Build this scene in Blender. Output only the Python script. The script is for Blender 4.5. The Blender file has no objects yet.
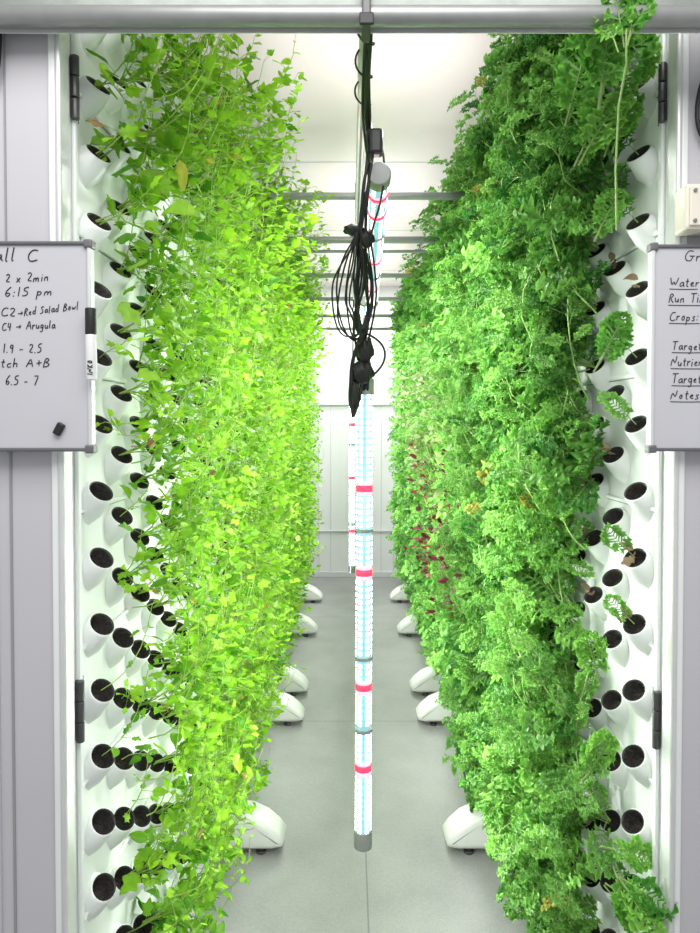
import bpy, bmesh, math, random
import numpy as np
from mathutils import Vector, Matrix, Euler
random.seed(7); rng=np.random.default_rng(11)
S=bpy.context.scene
S.view_settings.view_transform='Standard'
S.view_settings.look='None'
S.view_settings.exposure=0.0
COL=S.collection

# ---------------------------------------------------------------- materials
def mat(name,color,rough=.5,metal=0,noise=0,scale=20,emis=None,es=0,bump=0):
    m=bpy.data.materials.new(name); m.use_nodes=True
    nt=m.node_tree; b=nt.nodes['Principled BSDF']
    b.inputs['Base Color'].default_value=(*color,1)
    b.inputs['Roughness'].default_value=rough
    b.inputs['Metallic'].default_value=metal
    if noise or bump:
        tc=nt.nodes.new('ShaderNodeTexCoord'); n=nt.nodes.new('ShaderNodeTexNoise')
        n.inputs['Scale'].default_value=scale; n.inputs['Detail'].default_value=5
        nt.links.new(tc.outputs['Object'],n.inputs['Vector'])
        if noise:
            r=nt.nodes.new('ShaderNodeValToRGB')
            r.color_ramp.elements[0].position=.3; r.color_ramp.elements[1].position=.7
            r.color_ramp.elements[0].color=(*[max(0,c*(1-noise)) for c in color],1)
            r.color_ramp.elements[1].color=(*[min(1,c*(1+noise)) for c in color],1)
            nt.links.new(n.outputs['Fac'],r.inputs['Fac']); nt.links.new(r.outputs['Color'],b.inputs['Base Color'])
        if bump:
            bp=nt.nodes.new('ShaderNodeBump'); bp.inputs['Strength'].default_value=bump; bp.inputs['Distance'].default_value=.01
            nt.links.new(n.outputs['Fac'],bp.inputs['Height']); nt.links.new(bp.outputs['Normal'],b.inputs['Normal'])
    if emis:
        b.inputs['Emission Color'].default_value=(*emis,1); b.inputs['Emission Strength'].default_value=es
    return m
M_white=mat('white_plastic',(.80,.83,.81),.35,noise=.03,scale=6)
M_door=mat('painted_panel_grey',(.54,.53,.55),.45,noise=.02,scale=3)
M_doorD=mat('panel_seam',(.30,.30,.31),.5)
M_alu=mat('aluminium_edge',(.70,.71,.70),.35,.3,noise=.03)
M_steel=mat('brushed_steel',(.22,.24,.22),.4,.5,noise=.1,scale=40)
M_pipe=mat('galvanised_pipe',(.34,.35,.34),.42,.5,noise=.06,scale=30)
M_bar=mat('steel_crossbar',(.34,.35,.37),.4,.5,noise=.06,scale=30)
M_black=mat('black_rubber',(.012,.012,.013),.45,noise=.2)
M_dark=mat('dark_metal',(.10,.10,.10),.4,.6,noise=.1)
M_soil=mat('black_net_cup',(.015,.011,.008),.7,noise=.8,scale=180,bump=.8)
M_rim=mat('net_cup_rim',(.02,.02,.02),.3,noise=.1)
M_board=mat('whiteboard_surface',(.53,.53,.56),.22,noise=.02,scale=5)
M_frame=mat('board_frame',(.16,.16,.17),.4,.4,noise=.05)
M_ink=mat('marker_ink',(.012,.012,.016),.6,noise=.1)
M_ceil=mat('ceiling_paint',(.87,.78,.80),.7,noise=.02,scale=1.5)
M_wall=mat('wall_paint',(.86,.84,.88),.6,noise=.02,scale=2)
M_wallT=mat('wall_trim_paint',(.68,.67,.71),.5,noise=.03)
M_cream=mat('cream_plastic',(.72,.68,.58),.4,noise=.02)
M_foot=mat('foot_plastic',(.86,.86,.84),.3,noise=.02,scale=8)
M_cap=mat('lamp_cap_grey',(.33,.34,.34),.4,noise=.05)

def leafmat(name,transl=.4,rough=.5):
    m=bpy.data.materials.new(name); m.use_nodes=True; nt=m.node_tree
    b=nt.nodes['Principled BSDF']; out=nt.nodes['Material Output']
    a=nt.nodes.new('ShaderNodeAttribute'); a.attribute_name='Col'
    tc=nt.nodes.new('ShaderNodeTexCoord'); n=nt.nodes.new('ShaderNodeTexNoise'); n.inputs['Scale'].default_value=70
    nt.links.new(tc.outputs['Object'],n.inputs['Vector'])
    mr=nt.nodes.new('ShaderNodeMapRange'); mr.inputs['To Min'].default_value=.75; mr.inputs['To Max'].default_value=1.25
    nt.links.new(n.outputs['Fac'],mr.inputs['Value'])
    mx=nt.nodes.new('ShaderNodeVectorMath'); mx.operation='SCALE'
    nt.links.new(a.outputs['Color'],mx.inputs[0]); nt.links.new(mr.outputs['Result'],mx.inputs['Scale'])
    nt.links.new(mx.outputs['Vector'],b.inputs['Base Color'])
    b.inputs['Roughness'].default_value=rough
    b.inputs['Specular IOR Level'].default_value=.28
    t=nt.nodes.new('ShaderNodeBsdfTranslucent'); nt.links.new(mx.outputs['Vector'],t.inputs['Color'])
    mix=nt.nodes.new('ShaderNodeMixShader'); mix.inputs[0].default_value=transl
    nt.links.new(b.outputs[0],mix.inputs[1]); nt.links.new(t.outputs[0],mix.inputs[2]); nt.links.new(mix.outputs[0],out.inputs['Surface'])
    return m
M_leaf=leafmat('salad_leaf',.36,.45); M_kale=leafmat('kale_leaf',.27,.40)

def floor_mat():
    m=mat('grey_floor',(.33,.34,.34),.38); nt=m.node_tree; b=nt.nodes['Principled BSDF']
    tc=nt.nodes.new('ShaderNodeTexCoord')
    br=nt.nodes.new('ShaderNodeTexBrick'); br.offset=0; br.inputs['Scale'].default_value=1
    br.inputs['Brick Width'].default_value=.6; br.inputs['Row Height'].default_value=1.8
    br.inputs['Mortar Size'].default_value=.003; br.inputs['Mortar Smooth'].default_value=.3
    br.inputs['Color1'].default_value=(.35,.35,.35,1); br.inputs['Color2'].default_value=(.325,.325,.325,1); br.inputs['Mortar'].default_value=(.20,.205,.21,1)
    mp=nt.nodes.new('ShaderNodeMapping'); mp.inputs['Location'].default_value=(.6-.005,.5,0)
    nt.links.new(tc.outputs['Object'],mp.inputs['Vector']); nt.links.new(mp.outputs['Vector'],br.inputs['Vector'])
    n=nt.nodes.new('ShaderNodeTexNoise'); n.inputs['Scale'].default_value=220; n.inputs['Detail'].default_value=3
    nt.links.new(tc.outputs['Object'],n.inputs['Vector'])
    n2=nt.nodes.new('ShaderNodeTexNoise'); n2.inputs['Scale'].default_value=5; n2.inputs['Detail'].default_value=6
    nt.links.new(tc.outputs['Object'],n2.inputs['Vector'])
    ad=nt.nodes.new('ShaderNodeMath'); ad.operation='ADD'; nt.links.new(n.outputs['Fac'],ad.inputs[0]); nt.links.new(n2.outputs['Fac'],ad.inputs[1])
    mr=nt.nodes.new('ShaderNodeMapRange'); mr.inputs['From Min'].default_value=.6; mr.inputs['From Max'].default_value=1.4; mr.inputs['To Min'].default_value=.80; mr.inputs['To Max'].default_value=1.20
    nt.links.new(ad.outputs[0],mr.inputs['Value'])
    sc=nt.nodes.new('ShaderNodeVectorMath'); sc.operation='SCALE'
    nt.links.new(br.outputs['Color'],sc.inputs[0]); nt.links.new(mr.outputs['Result'],sc.inputs['Scale'])
    nt.links.new(sc.outputs['Vector'],b.inputs['Base Color'])
    return m
M_floor=floor_mat()
M_led=mat('led_tube_diffuser',(.16,.30,.33),.25,noise=.02,emis=(.38,.78,.86),es=.72)
M_dot=mat('led_chip',(.9,1,1),.3,noise=.01,emis=(.86,1,1),es=9)
M_dotp=mat('led_chip_pink',(1,.8,.85),.3,noise=.01,emis=(1,.74,.80),es=4)
M_red=mat('red_led',(.9,.04,.06),.4,emis=(1,.02,.06),es=3.0)
M_pink=mat('pink_led',(.9,.3,.4),.4,emis=(1,.30,.38),es=2.2)

# ---------------------------------------------------------------- helpers
def link(o,parent=None):
    COL.objects.link(o)
    if parent is not None: o.parent=parent
    return o
def empty(name,loc=(0,0,0)):
    e=bpy.data.objects.new(name,None); e.empty_display_size=.1; COL.objects.link(e); return e
def box(name,lo,hi,m,bev=.002,parent=None,seg=2):
    c=[(lo[i]+hi[i])/2 for i in range(3)]; s=[abs(hi[i]-lo[i]) for i in range(3)]
    bm=bmesh.new(); bmesh.ops.create_cube(bm,size=1)
    for v in bm.verts: v.co=Vector((v.co.x*s[0],v.co.y*s[1],v.co.z*s[2]))
    if bev>0: bmesh.ops.bevel(bm,geom=bm.edges[:],offset=min(bev,min(s)*.45),segments=seg,affect='EDGES',profile=.5)
    me=bpy.data.meshes.new(name); bm.to_mesh(me); bm.free(); me.materials.append(m)
    o=bpy.data.objects.new(name,me); o.location=c; return link(o,parent)
def cyl(name,p0,p1,r,m,parent=None,seg=24,bev=0,r2=None):
    p0=Vector(p0);p1=Vector(p1); d=p1-p0
    bm=bmesh.new(); bmesh.ops.create_cone(bm,cap_ends=True,segments=seg,radius1=r,radius2=r if r2 is None else r2,depth=d.length)
    if bev: bmesh.ops.bevel(bm,geom=[e for e in bm.edges if abs(e.verts[0].co.z-e.verts[1].co.z)<1e-6],offset=bev,segments=3,affect='EDGES',profile=.5)
    me=bpy.data.meshes.new(name); bm.to_mesh(me); bm.free(); me.materials.append(m)
    for p in me.polygons: p.use_smooth=len(p.vertices)<=4
    o=bpy.data.objects.new(name,me); o.location=(p0+p1)/2; o.rotation_mode='QUATERNION'; o.rotation_quaternion=d.to_track_quat('Z','Y')
    return link(o,parent)
def cable(name,pts,r,m,parent=None):
    cu=bpy.data.curves.new(name,'CURVE'); cu.dimensions='3D'; cu.bevel_depth=r; cu.bevel_resolution=2; cu.resolution_u=8
    sp=cu.splines.new('NURBS'); sp.points.add(len(pts)-1)
    for i,p in enumerate(pts): sp.points[i].co=(*p,1)
    sp.order_u=3; sp.use_endpoint_u=True; cu.materials.append(m)
    return link(bpy.data.objects.new(name,cu),parent)
def npmesh(name,V,T,m,C=None,parent=None,smooth=True,mats=None,midx=None):
    me=bpy.data.meshes.new(name); V=np.ascontiguousarray(V,dtype=np.float32); T=np.ascontiguousarray(T,dtype=np.int32)
    me.vertices.add(len(V)); me.vertices.foreach_set('co',V.ravel())
    me.loops.add(T.size); me.loops.foreach_set('vertex_index',T.ravel())
    me.polygons.add(len(T)); me.polygons.foreach_set('loop_start',np.arange(0,T.size,T.shape[1],dtype=np.int32))
    if smooth: me.polygons.foreach_set('use_smooth',np.ones(len(T),dtype=bool))
    for mm in (mats or [m]): me.materials.append(mm)
    if midx is not None: me.polygons.foreach_set('material_index',midx.astype(np.int32))
    if C is not None:
        a=me.color_attributes.new('Col','FLOAT_COLOR','POINT')
        CC=np.ones((len(V),4),dtype=np.float32); CC[:,:3]=C; a.data.foreach_set('color',CC.ravel())
    me.update(calc_edges=True); me.validate()
    return link(bpy.data.objects.new(name,me),parent)

# handwriting: stroke glyphs (baseline 0, x-height .5, cap height 1)
G={
'W':(.9,[[(0,1),(.2,0),(.42,.7),(.62,0),(.88,1)]]),'C':(.65,[[(.6,.85),(.35,1),(.05,.6),(.1,.12),(.38,0),(.65,.15)]]),
'G':(.75,[[(.62,.85),(.35,1),(.05,.6),(.1,.12),(.4,0),(.6,.15),(.62,.45)],[(.38,.45),(.78,.45)]]),'R':(.6,[[(.08,0),(.08,1),(.45,.98),(.55,.75),(.1,.5),(.6,0)]]),
'S':(.55,[[(.52,.88),(.28,1),(.08,.78),(.45,.42),(.4,.08),(.02,.05)]]),'B':(.6,[[(.05,0),(.08,1),(.45,.92),(.45,.65),(.1,.52),(.55,.4),(.5,.08),(.05,0)]]),
'A':(.7,[[(0,0),(.35,1),(.65,0)],[(.12,.38),(.58,.38)]]),'T':(.65,[[(0,.97),(.7,1)],[(.34,1),(.3,0)]]),'N':(.7,[[(.02,0),(.08,1),(.55,0),(.62,1)]]),
'a':(.5,[[(.42,.45),(.2,.5),(.02,.25),(.12,0),(.38,.15),(.44,.5),(.42,.1),(.55,.02)]]),'l':(.2,[[(.06,1),(.04,.05),(.14,0)]]),
'm':(.75,[[(.02,0),(.05,.48),(.06,.3),(.25,.5),(.32,.3),(.3,0),(.33,.32),(.55,.5),(.6,.3),(.6,0)]]),'i':(.18,[[(.06,.5),(.06,0)],[(.07,.72),(.09,.78)]]),
'n':(.5,[[(.03,0),(.05,.48),(.06,.3),(.3,.5),(.38,.3),(.38,0)]]),'x':(.45,[[(0,.5),(.4,0)],[(.4,.5),(0,0)]]),'p':(.48,[[(.05,.5),(.03,-.45)],[(.05,.38),(.3,.5),(.42,.25),(.25,0),(.05,.1)]]),
'e':(.42,[[(.04,.25),(.38,.3),(.25,.5),(.04,.3),(.12,.02),(.4,.08)]]),'d':(.48,[[(.38,.4),(.15,.48),(.02,.2),(.15,0),(.38,.15)],[(.42,1),(.4,0)]]),
'o':(.45,[[(.2,.5),(.02,.25),(.2,0),(.4,.25),(.2,.5),(.36,.48)]]),'w':(.6,[[(0,.5),(.12,0),(.28,.4),(.4,0),(.56,.5)]]),'u':(.5,[[(.03,.5),(.05,.08),(.25,0),(.4,.2),(.42,.5),(.44,0)]]),
'g':(.48,[[(.38,.42),(.15,.5),(.02,.25),(.15,.02),(.38,.15),(.4,.5),(.38,-.3),(.2,-.45),(0,-.32)]]),'r':(.38,[[(.04,.5),(.06,0)],[(.06,.28),(.2,.48),(.36,.45)]]),
't':(.35,[[(.16,.85),(.14,.08),(.3,0)],[(0,.55),(.32,.58)]]),'c':(.42,[[(.38,.4),(.18,.5),(.02,.22),(.15,0),(.4,.08)]]),'h':(.5,[[(.05,1),(.05,0)],[(.06,.3),(.28,.5),(.38,.3),(.38,0)]]),
's':(.38,[[(.34,.45),(.15,.5),(.08,.35),(.3,.18),(.2,0),(0,.04)]]),'k':(.42,[[(.04,1),(.04,0)],[(.36,.5),(.06,.22),(.38,0)]]),
'2':(.55,[[(.04,.8),(.25,1),(.48,.75),(.3,.4),(.02,.03),(.52,.05)]]),'4':(.55,[[(.1,1),(.04,.45),(.5,.48)],[(.42,.95),(.38,0)]]),'6':(.52,[[(.42,1),(.1,.65),(.04,.2),(.25,0),(.46,.22),(.28,.45),(.06,.3)]]),
'1':(.25,[[(.1,1),(.1,0)]]),'5':(.52,[[(.48,.98),(.12,.97),(.08,.58),(.35,.6),(.48,.3),(.3,.02),(.02,.06)]]),'9':(.5,[[(.42,.85),(.2,1),(.04,.72),(.2,.5),(.42,.7),(.42,.9),(.36,0)]]),
'7':(.52,[[(.02,.97),(.5,1),(.18,0)]]),':':(.24,[[(.08,.42),(.12,.5)],[(.06,.02),(.10,.1)]]),'.':(.2,[[(.05,0),(.11,.08)]]),'-':(.5,[[(.06,.4),(.44,.42)]]),
'>':(.8,[[(.02,.35),(.68,.38)],[(.5,.58),(.7,.38),(.48,.2)]]),' ':(.4,[]),'+':(.5,[[(.05,.36),(.46,.42)],[(.22,.66),(.28,.12)]]),
'I':(.25,[[(.1,1),(.1,0)]]),'K':(.55,[[(.06,1),(.06,0)],[(.48,1),(.08,.45),(.5,0)]]),'O':(.7,[[(.32,1),(.04,.5),(.32,0),(.62,.5),(.32,1)]]),
}
HR=random.Random(21)
def write(s,x0,x1,y,z,cap,parent,slope=0,r=.0006,vertical=False,sp=.17,m=None):
    """hand-written line from x0, stretched to end at x1"""
    cu=bpy.data.curves.new('writing','CURVE'); cu.dimensions='3D'; cu.bevel_depth=r; cu.bevel_resolution=1; cu.resolution_u=4
    tot=sum(G[c][0]+sp for c in s)-sp; kx=(x1-x0)/(tot*cap) if x1 is not None else 1
    cx=0
    for ch in s:
        w,st=G[ch]; jy=HR.uniform(-.05,.05); js=HR.uniform(.92,1.08)
        for k in st:
            q=cu.splines.new('NURBS'); q.points.add(len(k)-1); q.order_u=3 if len(k)>3 else 2; q.use_endpoint_u=True
            for i,(a,b) in enumerate(k):
                px=(cx+a*js+.14*b)*cap*kx; pz=(b*js+jy)*cap+px*slope
                q.points[i].co=((x0-pz) if vertical else (x0+px), y, (z+px) if vertical else (z+pz),1)
        cx+=w+sp
    cu.materials.append(m or M_ink)
    link(bpy.data.objects.new('writing',cu),parent)

# ---------------------------------------------------------------- dimensions
H=1.5
XL,XR=-.47,.574
YL,YR=1.13,1.22
YB=6.5; ZC=2.80; ZT=2.50

# ---------------------------------------------------------------- room
box('floor',(-1.6,-2.5,-.05),(1.7,YB+.1,0),M_floor,0)
box('ceiling',(-1.6,1.0,ZC),(1.7,YB+.1,ZC+.05),M_ceil,0)
box('wall_left',(-1.65,1.0,0),(-1.6,YB+.1,ZC),M_wall,0)
box('wall_right',(1.7,1.0,0),(1.75,YB+.1,ZC),M_wall,0)
box('wall_back',(-1.6,YB,0),(1.7,YB+.06,ZC),M_wall,0)
for i,x in enumerate([-.46,-.30,-.185,.30,.42]):
    box('trim_%d'%(i+1),(x-.004,YB-.008,.0),(x+.004,YB,1.75),M_wallT,.001)
box('trim_8',(-1.2,YB-.02,.44),(1.3,YB,.455),M_wallT,.004)
box('trim_9',(-1.2,YB-.03,1.66),(1.3,YB,1.69),M_wallT,.004)
box('baseboard_back',(-1.2,YB-.015,0),(1.3,YB,.05),M_wallT,.003)
for i,y in enumerate([2.2,3.4,4.6,5.8]):
    box('trim_%d'%(11+i),(-1.6,y-.005,ZC-.003),(1.7,y+.005,ZC),M_wallT,0)

# ---------------------------------------------------------------- grow racks
def cup_template(n=20):
    V=[];T=[];mi=[]
    yaw=math.radians(28)
    def ring(cx,cz,ry,rt,tilt,f=1.0):
        base=len(V); cyw,syw=math.cos(yaw*f),math.sin(yaw*f)
        for k in range(n):
            a=2*math.pi*k/n; u_=ry*math.cos(a); w=rt*math.sin(a)
            x=-math.sin(tilt)*w; y=u_; 
            V.append((cx+x*cyw+y*syw, -x*syw+y*cyw - cx*syw*.3*f, cz+math.cos(tilt)*w))
        return base
    def bridge(a,b,m):
        for k in range(n):
            k2=(k+1)%n
            T.append((a+k,a+k2,b+k2)); mi.append(m); T.append((a+k,b+k2,b+k)); mi.append(m)
    t=math.radians(42)
    r0=ring(-.006,-.018,.034,.046,0,0)
    r1=ring(.006,-.014,.030,.036,math.radians(18),.3)
    r2=ring(.020,-.003,.0262,.0255,t)
    r3=ring(.022,.0,.0256,.0247,t)
    r4=ring(.024,.0012,.0236,.0228,t)
    r5=ring(.0225,-.001,.0215,.0205,t)
    r6=ring(.010,-.013,.018,.018,t)
    bridge(r0,r1,0);bridge(r1,r2,0);bridge(r2,r3,0);bridge(r3,r4,0);bridge(r4,r5,2);bridge(r5,r6,1)
    c=len(V); V.append((.013,-.003,-.010))
    for k in range(n): T.append((r6+k,r6+(k+1)%n,c)); mi.append(1)
    return np.array(V),np.array(T),np.array(mi)

def cups_positions(side):
    out=[]
    if side<0: y0,dz=YL+.08,.12
    else: y0,dz=YR+.08,.129
    ncol=int((6.1-y0)/.11)
    for c in range(ncol):
        y=y0+c*.11
        off=.5*dz if c%2 else 0
        for k in range(-12,9):
            z=1.495+k*dz+off
            if .16<z<2.44: out.append((y,z,c,k))
    return out
foot_prof=[(-.05,.022),(-.05,.16),(.05,.155),(.12,.142),(.18,.114),(.22,.080),(.243,.05),(.236,.030),(.20,.022)]
def rack(side):
    root=empty('vertical_grow_rack')
    x0=XL if side<0 else XR; y0=YL if side<0 else YR; s=-side
    xa,xb=sorted((x0,x0-s*.10))
    y=y0
    while y<6.1:
        y1=min(y+1.2,6.15)
        box('panel',(xa,y+.002,.12),(xb,y1-.002,ZT),M_white,.004,root)
        for yy in (y+.022,y1-.012):
            lo,hi=sorted((x0,x0+s*.008)); box('edge_rib',(lo,yy-.007,.12),(hi,yy+.007,ZT),M_white,.003,root)
        box('base_rail',(min(x0-s*.06,x0+s*.012),y+.01,.03),(max(x0-s*.06,x0+s*.012),y1-.01,.125),M_foot,.006,root)
        y=y1
    dz=.24 if side<0 else .258
    z=1.495-5*dz+dz*.5-.03
    while z<ZT:
        lo,hi=sorted((x0-s*.001,x0+s*.006)); box('module_seam',(lo,y0+.03,z-.004),(hi,6.1,z+.004),M_white,.002,root)
        lo,hi=sorted((x0-s*.001,x0+s*.0012)); box('module_seam_gap',(lo,y0+.03,z-.0065),(hi,6.1,z-.004),M_doorD,0,root); z+=dz
    Vt,Tt,mi=cup_template()
    Vt=Vt.copy(); Vt[:,0]*=s
    P=cups_positions(side); n=len(Vt)
    VV=np.concatenate([Vt+np.array([x0,p[0],p[1]]) for p in P]); TT=np.concatenate([Tt+i*n for i in range(len(P))])
    if s<0: TT=TT[:,::-1]
    npmesh('plant_cups',VV,TT,None,parent=root,mats=[M_white,M_soil,M_rim],midx=np.tile(mi,len(P)))
    for zz in ((2.06,1.005) if side<0 else (2.095,.95)):
        for k in range(3):
            cyl('hinge_knuckle',(x0+s*.009,y0+.012,zz-.052+k*.036),(x0+s*.009,y0+.012,zz-.052+k*.036+.033),.0070,M_dark,root,bev=.001)
        lo,hi=sorted((x0+s*.001,x0+s*.006)); box('hinge_leaf',(lo,y0+.010,zz-.05),(hi,y0+.036,zz+.054),M_dark,.001,root)
    for yf in ([2.35,3.34,3.70,4.72,5.60]):
        bm=bmesh.new(); w=.060
        a=[bm.verts.new((x0+s*px,yf-w,pz)) for px,pz in foot_prof]; b=[bm.verts.new((x0+s*px,yf+w,pz)) for px,pz in foot_prof]
        bm.faces.new(a); bm.faces.new(b[::-1]); k=len(a)
        for i in range(k): bm.faces.new((a[i],b[i],b[(i+1)%k],a[(i+1)%k]))
        bmesh.ops.recalc_face_normals(bm,faces=bm.faces[:])
        caps=[f for f in bm.faces if abs(f.normal.y)>.9]
        eds=list({e for f in caps for e in f.edges})
        bmesh.ops.bevel(bm,geom=eds,offset=.022,segments=6,affect='EDGES',profile=.5)
        me=bpy.data.meshes.new('foot'); bm.to_mesh(me); bm.free(); me.materials.append(M_foot)
        for p in me.polygons: p.use_smooth=True
        link(bpy.data.objects.new('foot',me),root)
        for yo in (-.03,.03):
            cyl('levelling_pad',(x0+s*.16,yf+yo,0),(x0+s*.16,yf+yo,.010),.018,M_dark,root,bev=.003)
            cyl('levelling_screw',(x0+s*.16,yf+yo,.008),(x0+s*.16,yf+yo,.04),.007,M_steel,root)
    return root
rack(-1); rack(1)

# ---------------------------------------------------------------- front doors / cabinet ends
def end_door(side):
    s=-side; x0=XL if side<0 else XR; y0=YL if side<0 else YR
    root=empty('door_1' if side<0 else 'door_2')
    def bx(n,a,b,ya,yb,za,zb,m,bev=.002):
        lo,hi=sorted((x0-s*a,x0-s*b)); return box(n,(lo,ya,za),(hi,yb,zb),m,bev,root)
    bx('panel',.0,.75,y0-.03,y0-.002,0,2.6,M_door,.004)
    bx('edge_profile',-.006,.004,y0-.040,y0-.001,0,2.6,M_alu,.004)
    bx('edge_strip',.004,.016,y0-.036,y0-.028,0,2.6,M_white,.003)
    bx('seam',.086,.089,y0-.032,y0-.028,1.45,2.6,M_doorD,.0)
    bx('seam',.082,.086,y0-.032,y0-.028,0,1.46,M_doorD,.0)
    bx('raised_panel',.105,.60,y0-.036,y0-.028,0.02,1.40,M_door,.004)
    bx('raised_panel',.115,.60,y0-.034,y0-.028,1.5,2.55,M_door,.004)
    return root
end_door(-1); end_door(1)

hb=empty('door_header')
box('lintel_bar',(-1.3,1.064,2.146),(1.4,1.085,2.22),M_steel,.004,hb)
cyl('header_pipe',(-1.3,1.05,2.124),(1.4,1.05,2.124),.0150,M_pipe,hb)
box('lower_lip',(-1.3,1.0665,2.108),(1.4,1.0685,2.146),M_alu,.0,hb)
box('centre_bracket',(.018,1.03,2.105),(.032,1.09,2.18),M_dark,.003,hb)
box('centre_clip',(.014,1.028,2.10),(.036,1.034,2.118),M_black,.002,hb)

# ---------------------------------------------------------------- whiteboards
def board(lo_x,hi_x,y,z0,z1):
    r=empty('whiteboard')
    box('surface',(lo_x,y,z0),(hi_x,y+.012,z1),M_board,.001,r)
    t=.004
    box('frame_bottom',(lo_x-.002,y-.004,z0-t),(hi_x+.002,y+.014,z0+.002),M_frame,.002,r)
    box('frame_top',(lo_x-.002,y-.004,z1-.002),(hi_x+.002,y+.014,z1+t),M_frame,.002,r)
    box('frame_side_a',(lo_x-t,y-.004,z0-t),(lo_x+.002,y+.014,z1+t),M_alu,.002,r)
    box('frame_side_b',(hi_x-.002,y-.004,z0-t),(hi_x+t,y+.014,z1+t),M_alu,.002,r)
    for cx in (lo_x,hi_x):
        for cz in (z0,z1): box('corner_cap',(cx-.007,y-.006,cz-.007),(cx+.007,y+.015,cz+.007),M_frame,.003,r)
    return r
YBL=YL-.060; YBR=YR-.060
fx=lambda px:(px-350)*YBL/674
fz=lambda py:H+YBL*(422-py)/674
gx=lambda px:(px-350)*YBR/674
gz=lambda py:H+YBR*(422-py)/674
b1=board(fx(90)-.56,fx(90),YBL,fz(449),fz(245))
uL=YBL/674; uR=YBR/674
for s,px,p2,py,h,sl,r in [("Wall C",-22,39,262,13,.0,.95),("2 x 2min",7,50,283,9,.03,.75),("6:15 pm",6,54,297,9,.02,.75),("C2",2,16,317,8.5,0,.75),(">Red Salad Bowl",19,79,317,7.5,.12,.65),("C4 > Arugula",3,56,331,8,.05,.7),
                    ("1.9 - 2.5",4,42,353,9,0,.75),("Batch A+B",-14,50,368,9,.02,.75),("6.5 - 7",6,38,385,9,.0,.75)]:
    write(s,fx(px),fx(p2),YBL-.0006,fz(py),h*uL,b1,sl,r*.001)
mg=box('magnet',(-.006,-.004,-.010),(.006,.004,.010),M_black,.002,b1); mg.location=(fx(60),YBL-.004,fz(429)); mg.rotation_euler=(0,.5,0)
mk=empty('marker_pen')
cyl('cap',(fx(95),YBL-.014,fz(336)),(fx(95),YBL-.014,fz(310)),.0085,M_black,mk,bev=.002)
cyl('barrel',(fx(95.5),YBL-.014,fz(381)),(fx(95),YBL-.014,fz(336)),.0085,mat('pen_white',(.75,.75,.75),.4,noise=.02),mk,bev=.002)
write("INKO",fx(98.5),None,YBL-.0228,fz(376),.0085,mk,0,.0008,vertical=True)
b2=board(gx(652),gx(652)+.56,YBR,gz(449),gz(248))
for s,px,p2,py,h,ul in [("Grow",682,716,262,11,0),("Water",668,697,287,9,28),("Run Time",667,709,303,9,42),("Crops:",668,697,321,9,30),("Target",671,700,350,9,30),("Nutrients",670,710,366,9,40),("Target",671,700,383,9,30),("Notes",670,698,399,9,30)]:
    write(s,gx(px),gx(p2),YBR-.0006,gz(py),h*uR,b2,0,.00075)
    if ul: cable('underline',[(gx(px),YBR-.0006,gz(py+2.6)),(gx(px+ul*.5),YBR-.0006,gz(py+3.2)),(gx(px+ul),YBR-.0006,gz(py+2.8))],.0006,M_ink,b2)

eb=empty('junction_box')
box('housing',(.562,YR-.085,1.822),(.66,YR-.041,1.90),M_cream,.006,eb)
box('lid',(.567,YR-.089,1.828),(.655,YR-.084,1.894),M_cream,.004,eb)
for x,z in ((.575,1.836),(.575,1.886)): cyl('screw',(x,YR-.092,z),(x,YR-.088,z),.003,M_steel,eb,bev=.0005)
cc=empty('wall_cable')
cable('cable_run',[(.66,YR-.05,1.86),(.70,YR-.045,1.90),(.645,YR-.042,1.95),(.602,YR-.042,2.00),(.600,YR-.042,2.06),(.62,YR-.042,2.12),(.66,YR-.042,2.2)],.004,M_black,cc)
cable('cable_run',[(-.56,YL-.045,2.2),(-.555,YL-.045,2.08),(-.575,YL-.045,2.03),(-.6,YL-.045,2.0)],.005,M_black,cc)

# ---------------------------------------------------------------- ceiling bars
for y,z,r in ((2.40,2.298,.013),(2.98,2.30,.015),(3.06,2.27,.007),(3.70,2.30,.013),(4.4,2.30,.013),(5.1,2.30,.013),(5.8,2.30,.013)):
    cb=empty('ceiling_crossbar')
    cyl('bar',(-1.3,y,z),(1.4,y,z),r,M_bar,cb)
    for x in (-1.2,1.3): cyl('hanger_rod',(x,y,z),(x,y,ZC),.004,M_steel,cb,seg=10)
rl=empty('light_rail')
box('rail',(.018,1.12,2.245),(.040,4.6,2.265),M_alu,.003,rl)
box('rail_slot',(.026,1.12,2.242),(.032,4.6,2.246),M_dark,0,rl)
for y in (1.4,2.4,3.7): cyl('rail_hanger',(.03,y,2.26),(.03,y,ZC),.003,M_steel,rl,seg=10)

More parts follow.
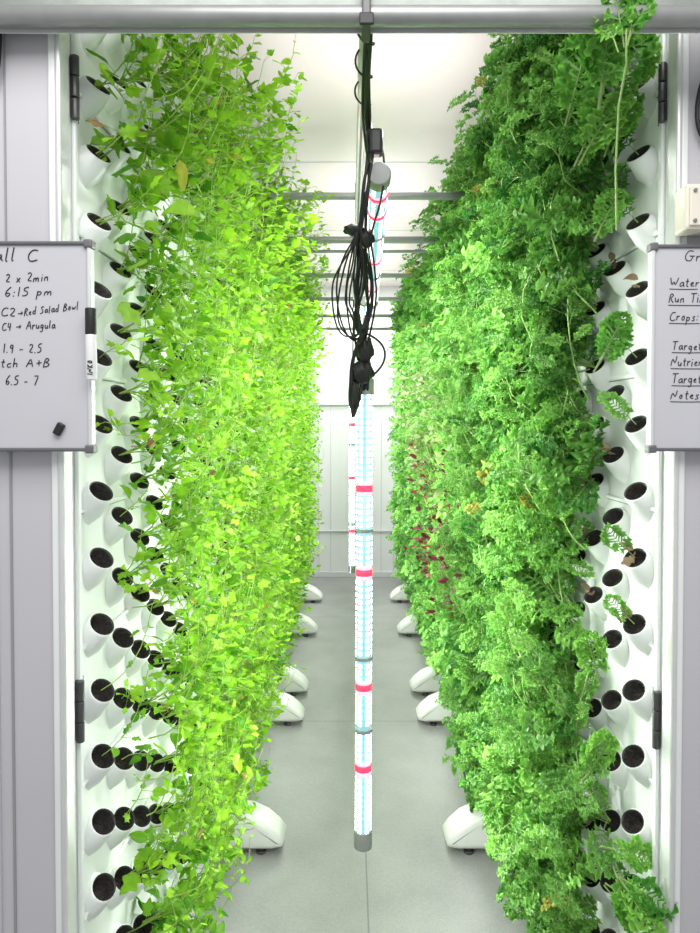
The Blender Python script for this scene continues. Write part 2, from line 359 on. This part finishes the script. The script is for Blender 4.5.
# ---------------------------------------------------------------- LED lamps
def tube(p_top,p_bot,r=.0205,red=(.215,.405,.665,.85),clips=(.31,.60,.765),name='led_grow_light',dot=None):
    root=empty(name); a=Vector(p_top); b=Vector(p_bot); d=b-a; L=d.length; dn=d.normalized()
    def at(t): return a+d*t
    cyl('glass_tube',at(0),at(1),r*.93,M_led,root,seg=32)
    e1=dn.cross(Vector((0,1,0)) if abs(dn.y)<.5 else Vector((0,0,1))).normalized(); e2=dn.cross(e1).normalized()
    V=[];T=[]; n=int(L/.0165)
    for i in range(n):
        t=(i+.5)/n
        if any(abs(t-q)<.015 for q in red) or any(abs(t-q)<.006 for q in clips): continue
        c=at(t)
        for ang in (60,120,240,300,0,180):
            A=math.radians(ang); nr=e1*math.cos(A)+e2*math.sin(A); tg=dn.cross(nr)
            b0=len(V)
            for h in (r*.80,r):
                for x_,y_ in ((-1,-1),(1,-1),(1,1),(-1,1)): V.append(tuple(c+nr*h+tg*x_*.0042+dn*y_*.0048))
            T+= [(b0+4,b0+5,b0+6,b0+7),(b0,b0+1,b0+5,b0+4),(b0+1,b0+2,b0+6,b0+5),(b0+2,b0+3,b0+7,b0+6),(b0+3,b0,b0+4,b0+7)]
    npmesh('led_chips',np.array(V),np.array(T),dot or M_dot,parent=root,smooth=False)
    for t in red:
        w=.008/L
        cyl('red_led_band',at(t-w),at(t+w),r*1.05,M_red,root)
        cyl('pink_led_band',at(t-2.2*w),at(t-w),r*1.0,M_pink,root); cyl('pink_led_band',at(t+w),at(t+2.2*w),r*1.0,M_pink,root)
    for t in clips: cyl('clip',at(t-.0035),at(t+.0035),r*1.15,M_cap,root,bev=.001)
    cyl('end_cap',at(1-.005),at(1)+dn*.042,r*1.15,M_cap,root,bev=.004)
    cyl('end_cap',at(0)-dn*.038,at(.005),r*1.15,M_cap,root,bev=.004)
    return root
tube((.038,1.74,1.575),(.034,1.74,.43))
t=tube((.012,4.1,1.70),(.012,4.1,.62),r=.017,red=(.2,.5,.8))
cyl('hanger',(.014,4.1,1.73),(.022,4.1,2.24),.004,M_black,t,seg=10)
tube((.068,1.60,2.07),(.092,2.85,2.01),r=.024,red=(.06,.16,.5,.8),clips=(.3,.65),dot=M_dotp)
tube((.07,3.25,2.075),(.08,4.5,2.075),r=.0205,red=(.3,.7),clips=(.3,.65))
def area(name,loc,rot,sx,sy,e,col=(.97,1,.96)):
    l=bpy.data.lights.new(name,'AREA'); l.shape='RECTANGLE'; l.size=sx; l.size_y=sy; l.energy=e; l.color=col
    o=bpy.data.objects.new(name,l); o.location=loc; o.rotation_euler=rot; COL.objects.link(o); return o
for y,e in ((1.74,14.5),(2.9,12.5),(4.1,9),(5.3,8)):  # first and third pairs flank tubes; the others are added fill without a tube
    for s in (-1,1):
        area('tube_and_fill_light',(.035+s*.03,y,1.1),(0,-s*math.pi/2,0),1.5,.05,e*(1.25 if s>0 else .92))
for y in (2.2,3.9,5.2):
    area('overhead_fill_light',(.08,y,2.2),(0,0,0),.10,1.2,20)  # downlight boosting the overhead tubes; the farthest has no tube
    area('overhead_fill_light',(.08,y,2.32),(math.pi,0,0),.10,1.0,4.6,(1,.95,.96))  # added uplight to brighten the ceiling, no lamp here
area('back_area_light',(.05,6.0,2.55),(math.radians(25),0,0),1.2,.1,13,(1,.98,1))  # area light near the back wall, no fixture modelled
area('front_fill_light',(.0,.1,2.7),(math.radians(28),0,0),1.6,1.0,30,(1,.98,.97))  # added fill above the camera for the door fronts, no fixture

# ---------------------------------------------------------------- cables
cab=empty('cable_bundle')
Rr=random.Random(3)
for i in range(7):
    j=lambda a=.008:Rr.uniform(-a,a)
    cable('cable',[(.033+j(),1.25+j(),2.235),(.036+j(),1.45+j(),2.22+j()),(.045+j(.008),1.60,2.20+j()),(.05+j(),1.57+j(),2.14),(.036+j(.010),1.56,2.05+j()),(.026+j(.010),1.58,1.95+j()),
       (.022+j(.020),1.64,1.84+j()),(.028+j(.025),1.68,1.75+j(.02)),(.034+j(.018),1.70,1.67),(.036+j(.01),1.72,1.58)],.0024+Rr.random()*.0018,M_black,cab)
for i in range(8):
    j=lambda a=.008:Rr.uniform(-a,a)
    w=-.050+i*.010+j(.006)
    cable('cable_loop',[(.035+j(),1.58,2.0+j()),(.02+j(),1.58,1.94+j(.02)),(w+.02,1.59,1.88+j(.03)),(w,1.6,1.79+j(.04)),(w+.015,1.62,1.73+j(.04)),(.02+j(),1.66,1.71+j(.03)),(.045+j(.012),1.68,1.76),(.05+j(.012),1.68,1.86),(.03+j(.014),1.66,1.94+j(.02))],.0021,M_black,cab)
for i in range(5):
    j=lambda a=.006:Rr.uniform(-a,a)
    cable('cable_loop',[(.03+j(),1.68,1.72),(.005+j(),1.69,1.66),(.000+j(),1.70,1.56+j(.02)),(.008+j(),1.70,1.51+j(.015)),(.022+j(),1.70,1.55),(.034,1.71,1.62)],.0028,M_black,cab)
# spiral of thin cable wrapped along the rail
cable('cable',[(.029+.020*math.cos(a*.9),1.20+a*.018,2.235+.016*math.sin(a*.9)) for a in range(0,24)],.0022,M_black,cab)
cable('cable',[(.045,1.60,2.20),(.075,1.60,2.16),(.082,1.58,2.08),(.070,1.56,2.00),(.045,1.57,1.93),(.060,1.60,1.86),(.065,1.64,1.78),(.045,1.68,1.70)],.0026,M_black,cab)
cable('cable',[(.035,1.2,2.235),(.02,1.35,2.16),(.04,1.5,2.06),(.054,1.57,2.12),(.05,1.58,2.16)],.003,M_black,cab)
cable('cable',[(.04,1.68,1.72),(.09,1.69,1.70),(.085,1.7,1.63),(.03,1.71,1.60)],.003,M_black,cab)
def lump(c,s):
    bm=bmesh.new(); bmesh.ops.create_icosphere(bm,subdivisions=3,radius=1)
    for v in bm.verts:
        k=1+.14*math.sin(9*v.co.x+4*v.co.z)+.1*math.sin(13*v.co.y+7*v.co.z)
        v.co=Vector((v.co.x*s[0]*k,v.co.y*s[1]*k,v.co.z*s[2]*k))
    me=bpy.data.meshes.new('plug'); bm.to_mesh(me); bm.free(); me.materials.append(M_black)
    for p in me.polygons: p.use_smooth=True
    o=bpy.data.objects.new('plug',me); o.location=c; link(o,cab)
box('plug_body',(.044,1.555,2.115),(.076,1.59,2.175),M_black,.008,cab)
lump((.008,1.59,1.95),(.024,.015,.013)); lump((.038,1.59,1.93),(.018,.014,.022)); lump((.036,1.70,1.68),(.022,.018,.035)); lump((.030,1.70,1.625),(.028,.02,.030)); lump((.012,1.70,1.57),(.012,.012,.035))

# ---------------------------------------------------------------- foliage
def leaf_tpl(nL,nW,seed,lobed):
    r=np.random.default_rng(seed); V=[];T=[]
    us=np.linspace(-1,1,nW); W=r.uniform(.20,.36); cup=r.uniform(-.5,.6); curl=r.uniform(.1,.5); ph=r.uniform(0,6)
    for i in range(nL):
        t=i/(nL-1); w=W*(math.sin(math.pi*min(1,t**.75*.97+.02))**.75)
        if i==nL-1: w=.01
        if lobed: w*=1+.38*math.sin(t*14+ph)
        for u in us:
            V.append((t,u*w,cup*abs(u)*w-curl*t*t*.6+.06*math.sin(5*t+3*u+ph)*abs(u)))
    for i in range(nL-1):
        for j in range(nW-1):
            a=i*nW+j; T+= [(a,a+nW,a+nW+1),(a,a+nW+1,a+1)]
    return np.array(V),np.array(T)
def kale_tpl(seed,hi):
    r=np.random.default_rng(seed); V=[];T=[]; bend=r.uniform(.15,.7); lv=[]
    def bz(p):
        x,y,z=p; return (x*(1-.10*bend*x),y,z-bend*x*x*.55)
    n=5
    for i in range(n):
        t=i/(n-1)*.95; w=.013*(1.3-t)
        V+= [bz((t,w,0)),bz((t,-w,0)),bz((t,0,-w*1.3))]; lv+=[0,0,0]
    for i in range(n-1):
        a=i*3
        for k in range(3):
            b=a+k; c=a+(k+1)%3
            T+= [(b,c,c+3),(b,c+3,b+3)]
    nl=8 if hi else 5
    ts=np.linspace(.34,.96,nl); na=11 if hi else 5
    lob=[(t,sd) for t in ts for sd in (-1,1)]+[(1.0,0)]
    for t,sd in lob:
        env=math.sin(math.pi*min(1,(t-.22)/.86))**.7
        reach=.17*env*r.uniform(.7,1.2)
        R=(.090 if hi else .105)*(.7+.5*env)*r.uniform(.85,1.2)
        ang=sd*r.uniform(.8,1.2); tilt=r.uniform(-.6,.7)
        az=np.array((0,0,1.)); ax0=np.array((math.cos(ang),math.sin(ang),0)); ay=np.array((-math.sin(ang),math.cos(ang),0))
        ax=ax0*math.cos(tilt)+az*math.sin(tilt)
        root=np.array((t-.03,0,0.)); c=root+ax*reach
        b=len(V); wv=.022
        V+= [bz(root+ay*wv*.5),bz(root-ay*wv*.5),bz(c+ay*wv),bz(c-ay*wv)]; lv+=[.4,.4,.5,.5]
        T+= [(b,b+1,b+3),(b,b+3,b+2)]
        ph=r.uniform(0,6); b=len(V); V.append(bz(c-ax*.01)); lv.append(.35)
        for rr in ((.6,1.) if hi else (1.,)):
            for q in range(na):
                th=-2.1+4.2*q/(na-1)
                fr=math.sin(2.45*q+ph)
                rad=R*rr*(1+(.28*fr if rr==1 else 0)); zz=R*rr**2*(.62*math.sin(1.9*q+ph*2)+.25*(rr>.9))
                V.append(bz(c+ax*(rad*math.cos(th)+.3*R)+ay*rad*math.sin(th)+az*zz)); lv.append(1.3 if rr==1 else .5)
        for q in range(na-1):
            T.append((b,b+1+q,b+2+q))
            if hi: T+= [(b+1+q,b+1+na+q,b+2+na+q),(b+1+q,b+2+na+q,b+2+q)]
    return np.array(V),np.array(T),np.array(lv)

def norm(a): return a/np.maximum(1e-9,np.linalg.norm(a,axis=-1,keepdims=True))
class Fol:
    def __init__(s): s.V=[];s.T=[];s.C=[];s.n=0; s.q={}
    def leaf(s,key,p,d,n,sc,c): s.q.setdefault(key,[]).append((*p,*d,*n,sc,*c))
    def flush(s,tpls):
        for key,l in s.q.items():
            A=np.array(l); tp=tpls[key]; V=tp[0];T=tp[1]
            P=A[:,0:3];D=norm(A[:,3:6]);Nn=A[:,6:9]; Sd=norm(np.cross(Nn,D)); Nn=np.cross(D,Sd); sc=A[:,9][:,None,None]
            W=P[:,None,:]+sc*(V[None,:,0,None]*D[:,None,:]+V[None,:,1,None]*Sd[:,None,:]+V[None,:,2,None]*Nn[:,None,:])
            m=len(A);nv=len(V)
            Cc=np.repeat(A[:,10:13][:,None,:],nv,axis=1)
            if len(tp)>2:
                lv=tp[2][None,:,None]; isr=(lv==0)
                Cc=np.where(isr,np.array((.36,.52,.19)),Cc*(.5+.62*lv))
            s.V.append(W.reshape(-1,3)); s.C.append(Cc.reshape(-1,3))
            s.T.append((T[None]+(np.arange(m)*nv)[:,None,None]).reshape(-1,3)+s.n); s.n+=m*nv
    def stem(s,pts,r0,r1,c):
        pts=np.array(pts);k=len(pts); d=norm(np.gradient(pts,axis=0)); up=np.array((.3,.9,.2)); a=norm(np.cross(d,up)); b=np.cross(d,a)
        R=np.linspace(r0,r1,k)[:,None]
        ring=[pts+R*(a*math.cos(t)+b*math.sin(t)) for t in (0,2.09,4.19)]
        V=np.stack(ring,1).reshape(-1,3); T=[]
        for i in range(k-1):
            for q in range(3):
                x=i*3+q;y=i*3+(q+1)%3
                T+= [(x,y,y+3),(x,y+3,x+3)]
        s.V.append(V); s.T.append(np.array(T)+s.n); s.n+=len(V); s.C.append(np.tile(np.array(c),(len(V),1)))
    def build(s,name,m): return npmesh(name,np.concatenate(s.V),np.concatenate(s.T),m,np.concatenate(s.C))

tp={}
for i in range(6):
    tp[('h',i)]=leaf_tpl(8,5,i,i%2==0); tp[('l',i)]=leaf_tpl(5,3,20+i,False)
    tp[('kh',i)]=kale_tpl(40+i,True); tp[('kl',i)]=kale_tpl(60+i,False)
U=random.Random(5)
def u(a,b): return U.uniform(a,b)
def lerp(a,b,t): return tuple(a[i]*(1-t)+b[i]*t for i in range(3))
def bez(p0,p1,p2,p3,t):
    k=1-t; return tuple(k**3*p0[i]+3*k*k*t*p1[i]+3*k*t*t*p2[i]+t**3*p3[i] for i in range(3))

def grow_salad(F,x0,s,y,z,size,near,pal,nst,base=None):
    for _ in range(nst):
        out=u(.05,.20)*size; up=u(-.07,.22)*size; dy=u(-.10,.10)*size
        if U.random()<.15: up+=.10
        p0=(x0+s*.020,y+u(-.012,.012),z); p3=(p0[0]+s*out,y+dy,z+up)
        p1=(p0[0]+s*out*.45,y+dy*.2,z+.02); p2=(p0[0]+s*out*.85,y+dy*.7,z+up*.5+u(-.03,.01))
        k=7 if near else 4
        pts=[bez(p0,p1,p2,p3,i/(k-1)) for i in range(k)]
        F.stem(pts,.0017*size+.0004,.0008,lerp((.26,.46,.07),(.52,.70,.18),U.random()))
        n=int(u(7,11)) if near else int(u(5,8))
        b0=U.random()
        for i in range(n):
            t=u(.2,1.0); p=bez(p0,p1,p2,p3,t); a=u(0,6.283)
            d=np.array((s*(.35+.7*math.cos(a)),math.sin(a)*1.0,u(-.45,.9)))
            nn=np.array((s*u(.0,.9),u(-.7,.5),u(.2,1.1)))
            sc=(u(.020,.050) if near else u(.028,.052))*size**.5*(1.1-.3*t)
            c=pal(b0)
            d/=np.linalg.norm(d); L=u(.005,.03); p2_=tuple(p[j]+d[j]*L for j in range(3))
            if near: F.stem([p,p2_],.0006,.0005,(.32,.52,.09))
            F.leaf(('h' if near else 'l',U.randrange(6)),p2_,d,nn,sc,c)
def pal_left(b):
    r=U.random()
    if r<.004: return (.50,.40,.05)
    if r<.007: return (.28,.17,.06)
    return lerp((.050,.23,.008),(.40,.74,.04),min(1,max(0,.70*b+.45*U.random()-.06)))
FL=Fol()
for y,z,c,k in cups_positions(-1):
    near=y<2.6
    low=z<1.65
    if c==0:
        if U.random()<(.45 if low else .85): grow_salad(FL,XL,1,y,z,u(.3,.5) if low else .7,True,pal_left,1 if low else 3)
        continue
    if c==1 and (low and U.random()<.5):
        grow_salad(FL,XL,1,y,z,.5,True,pal_left,1); continue
    if c==2 and (low and U.random()<.2): continue
    size=u(.75,1.15)
    if z>1.9: size*=1.15
    if c<4: size*=.85
    if z<.3: size*=.7
    if near and U.random()<.10: continue
    grow_salad(FL,XL,1,y,z,size,near,pal_left,5 if near else 4)
def shoot(y,z,o,upv,dy,nl,sz):
    p0=(XL+u(.04,.09),y,z); 
    f=lambda t:bez(p0,(p0[0]+o*.5,y,z),(p0[0]+o,y+dy*.6,z+upv*.4),(p0[0]+o,y+dy,z+upv),t)
    FL.stem([f(i/6) for i in range(7)],.0016,.0007,lerp((.30,.50,.09),(.56,.72,.20),U.random()))
    for i in range(nl):
        p=f(.3+.7*i/max(1,nl-1)); a=u(0,6.28)
        FL.leaf(('h',U.randrange(6)),p,np.array((math.cos(a),math.sin(a),u(.1,.8))),np.array((u(0,.6),u(-.5,.5),1)),u(.5,1.)*sz,pal_left(.8))
for _ in range(260):
    z=u(1.9,2.4) if U.random()<.3 else u(.4,2.4)
    shoot(u(1.35,5.8),z,u(.08,.20),u(.06,.28),u(-.14,.14),8,.030)
for _ in range(340):
    shoot(u(1.3,3.0),u(.25,2.3),u(.05,.17),u(.08,.30),u(-.16,.10),3,.022)
for _ in range(110):
    shoot(u(1.5,4.5),u(1.85,2.4),u(.18,.30),u(.02,.20),u(-.14,.14),11,.038)
for p,sc in (((-.43,1.27,2.02),.075),((-.40,1.3,1.98),.07),((-.42,1.24,1.72),.055),((-.36,1.3,1.9),.08),((-.41,1.3,1.86),.06),((-.35,1.36,2.04),.07),((-.40,1.28,1.6),.05),((-.43,1.25,1.95),.07),((-.38,1.27,1.8),.06)):
    FL.leaf(('h',U.randrange(6)),p,np.array((u(-.3,.8),u(-.5,.1),u(-.6,.2))),np.array((.5,-1,.6)),sc,lerp((.12,.34,.03),(.32,.56,.06),U.random()))
FL.leaf(('h',3),(-.315,1.26,1.985),np.array((.25,-.1,-1)),np.array((.8,-1,.1)),.055,(.48,.52,.06))
FL.flush(tp); FL.build('leafy_salad_plants',M_leaf)

def kale_leaf(F,p,d,n,sc,c,near): F.leaf(('kh' if near else 'kl',U.randrange(6)),p,d,n,sc,c)
def pal_right(b):
    r=U.random()
    if r<.006: return (.40,.38,.08)
    return lerp((.034,.18,.024),(.30,.62,.12),min(1,max(0,.55*b+.6*U.random()-.08)))
FR=Fol()
for y,z,c,k in cups_positions(1):
    near=y<2.6; low=z<1.45
    if c==0: 
        if U.random()<.3 : kale_leaf(FR,(XR-.022,y,z),np.array((-.6,-.1,.6)),np.array((-.6,-.3,.6)),u(.06,.09),pal_right(.5),True)
        continue
    if c==1 and U.random()<(.7 if low else .3): continue
    if c==2 and low and U.random()<.2: continue
    rr=U.random()
    red=(2.4<y<3.7 and .72<z<1.12 and rr<.6)
    dull=(2.6<y<4.4 and 1.15<z<1.75 and rr<.5)
    if red or dull:
        def pr(b,red=red):
            if red: return lerp((.07,.010,.020),(.26,.045,.055),U.random()) if U.random()<.6 else (.16,.40,.06)
            return lerp((.26,.25,.13),(.18,.42,.08),U.random())
        grow_salad(FR,XR,-1,y,z,1.2,False,pr,6); continue
    nl=8 if near else 7
    size=u(.8,1.12)
    if c<4: size*=.85
    if z>1.9: size*=1.14
    if z<.35: size*=.75
    b0=U.random()
    for i in range(nl):
        a=u(-1.2,1.2); el=u(-.45,1.25)
        d=np.array((-math.cos(a)*math.cos(el)-.15,math.sin(a)*.95,math.sin(el)))
        n=np.array((-.45*math.sin(el)-.2,u(-.6,.3),math.cos(el)+.15))
        p=(XR-.022+u(-.015,0),y+u(-.02,.02),z+u(-.005,.01))
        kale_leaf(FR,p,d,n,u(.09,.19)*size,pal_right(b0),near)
    for i in range(4 if near else 2):
        p0=(XR-.022,y,z); o=u(.04,.17)*size; upv=u(-.03,.15); dy=u(-.07,.07); p3=(p0[0]-o,y+dy,z+upv)
        pts=[bez(p0,(p0[0]-o*.5,y,z+.01),(p0[0]-o,y+dy*.6,z+upv*.5),p3,i/3) for i in range(4)]
        if near: FR.stem(pts,.0022,.0012,(.36,.56,.17))
        for q in range(3):
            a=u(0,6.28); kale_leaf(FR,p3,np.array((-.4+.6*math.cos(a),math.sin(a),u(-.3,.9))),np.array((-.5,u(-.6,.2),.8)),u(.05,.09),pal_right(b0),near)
for p,d,n,sc in (((.50,1.24,.66),(.35,-.4,-.15),(.0,-.8,.7),.11),((.50,1.26,.66),(.1,-.5,-.5),(-.2,-.8,.6),.10),((.48,1.28,.68),(.5,-.3,.0),(0,-.7,.8),.10),
                 ((.49,1.28,.60),(.3,-.4,-.2),(0,-.8,.7),.11),((.46,1.3,.8),(.1,-.4,.6),(-.2,-.9,.2),.10),((.49,1.3,1.0),(-.4,-.3,.7),(-.5,-.8,.3),.10),
                 ((.42,1.16,2.04),(-.1,-.75,.8),(-.1,-1,-.5),.15),((.44,1.2,2.06),(.0,-.6,.8),(-.1,-1,-.2),.15),((.46,1.24,2.06),(.35,-.3,.6),(-.3,-1,.2),.13),((.42,1.26,1.98),(.3,-.3,.5),(-.2,-1,.3),.13),
                 ((.415,1.035,2.07),(.05,-.2,.9),(-.1,-1,-.2),.10),((.41,1.035,2.06),(-.3,-.1,.8),(-.1,-1,-.2),.09),((.42,1.035,2.08),(.35,-.1,.7),(-.1,-1,-.2),.08),
                 ((.48,1.27,2.0),(.3,-.2,.6),(-.2,-1,.3),.12),((.40,1.3,2.05),(.2,-.3,.7),(-.2,-1,.1),.15),((.47,1.3,1.85),(.2,-.2,.7),(-.2,-1,.1),.12),((.47,1.3,1.6),(.2,-.2,.5),(-.2,-1,.1),.10)):
    for _ in range(2):
        j=lambda a:np.array([u(-a,a) for _ in range(3)])
        kale_leaf(FR,tuple(np.array(p)+j(.008)),np.array(d)+j(.15),np.array(n)+j(.2),sc*u(.85,1.1),lerp((.07,.30,.03),(.25,.56,.09),U.random()),True)
FR.stem([(.50,1.27,1.86),(.47,1.20,1.95),(.435,1.10,2.01),(.418,1.03,2.04),(.415,1.025,2.09)],.003,.002,(.36,.54,.17))
for _ in range(100):
    y=u(1.36,2.8); z=u(.4,2.1); p0=(XR-.05,y,z); o=u(.0,.20); L=u(.12,.32); dy=u(-.08,.04); m_=u(.4,1.2)
    f=lambda t:bez(p0,(p0[0]-o*.6,y,z+L*.2),(p0[0]-o,y+dy*.5,z+L*.6),(p0[0]-o*m_,y+dy,z+L),t)
    FR.stem([f(i/5) for i in range(6)],.0026,.0015,(.36,.56,.17))
    for q in range(4): kale_leaf(FR,f(u(.5,1)),np.array((u(-1,.5),u(-1,.4),u(0,1))),np.array((-.4,-.7,.7)),u(.05,.08),pal_right(.8),True)
for y,z,c,k in cups_positions(1):
    if c<3 and U.random()<.2:
        for _ in range(3): FR.leaf(('h',U.randrange(6)),(XR-.028,y+u(-.02,.02),z+u(-.01,.02)),np.array((u(-1,.2),u(-1,1),u(-.6,.8))),np.array((-.5,-.5,u(0,1))),u(.015,.030),lerp((.16,.10,.06),(.34,.26,.15),U.random()))
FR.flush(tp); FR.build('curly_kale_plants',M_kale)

# ---------------------------------------------------------------- world + camera
w=bpy.data.worlds.new('World'); S.world=w; w.use_nodes=True
bg=w.node_tree.nodes['Background']; bg.inputs[0].default_value=(.95,.97,1,1); bg.inputs[1].default_value=.62
cam=bpy.data.cameras.new('Camera'); cam.sensor_fit='VERTICAL'; cam.sensor_height=36; cam.lens=674/933*36; cam.clip_start=.05
PT=1.2
cam.shift_y=-(44.5-674*math.tan(math.radians(PT)))/933
co=bpy.data.objects.new('Camera',cam); co.location=(0,0,H); co.rotation_euler=(math.radians(90-PT),0,0); COL.objects.link(co); S.camera=co
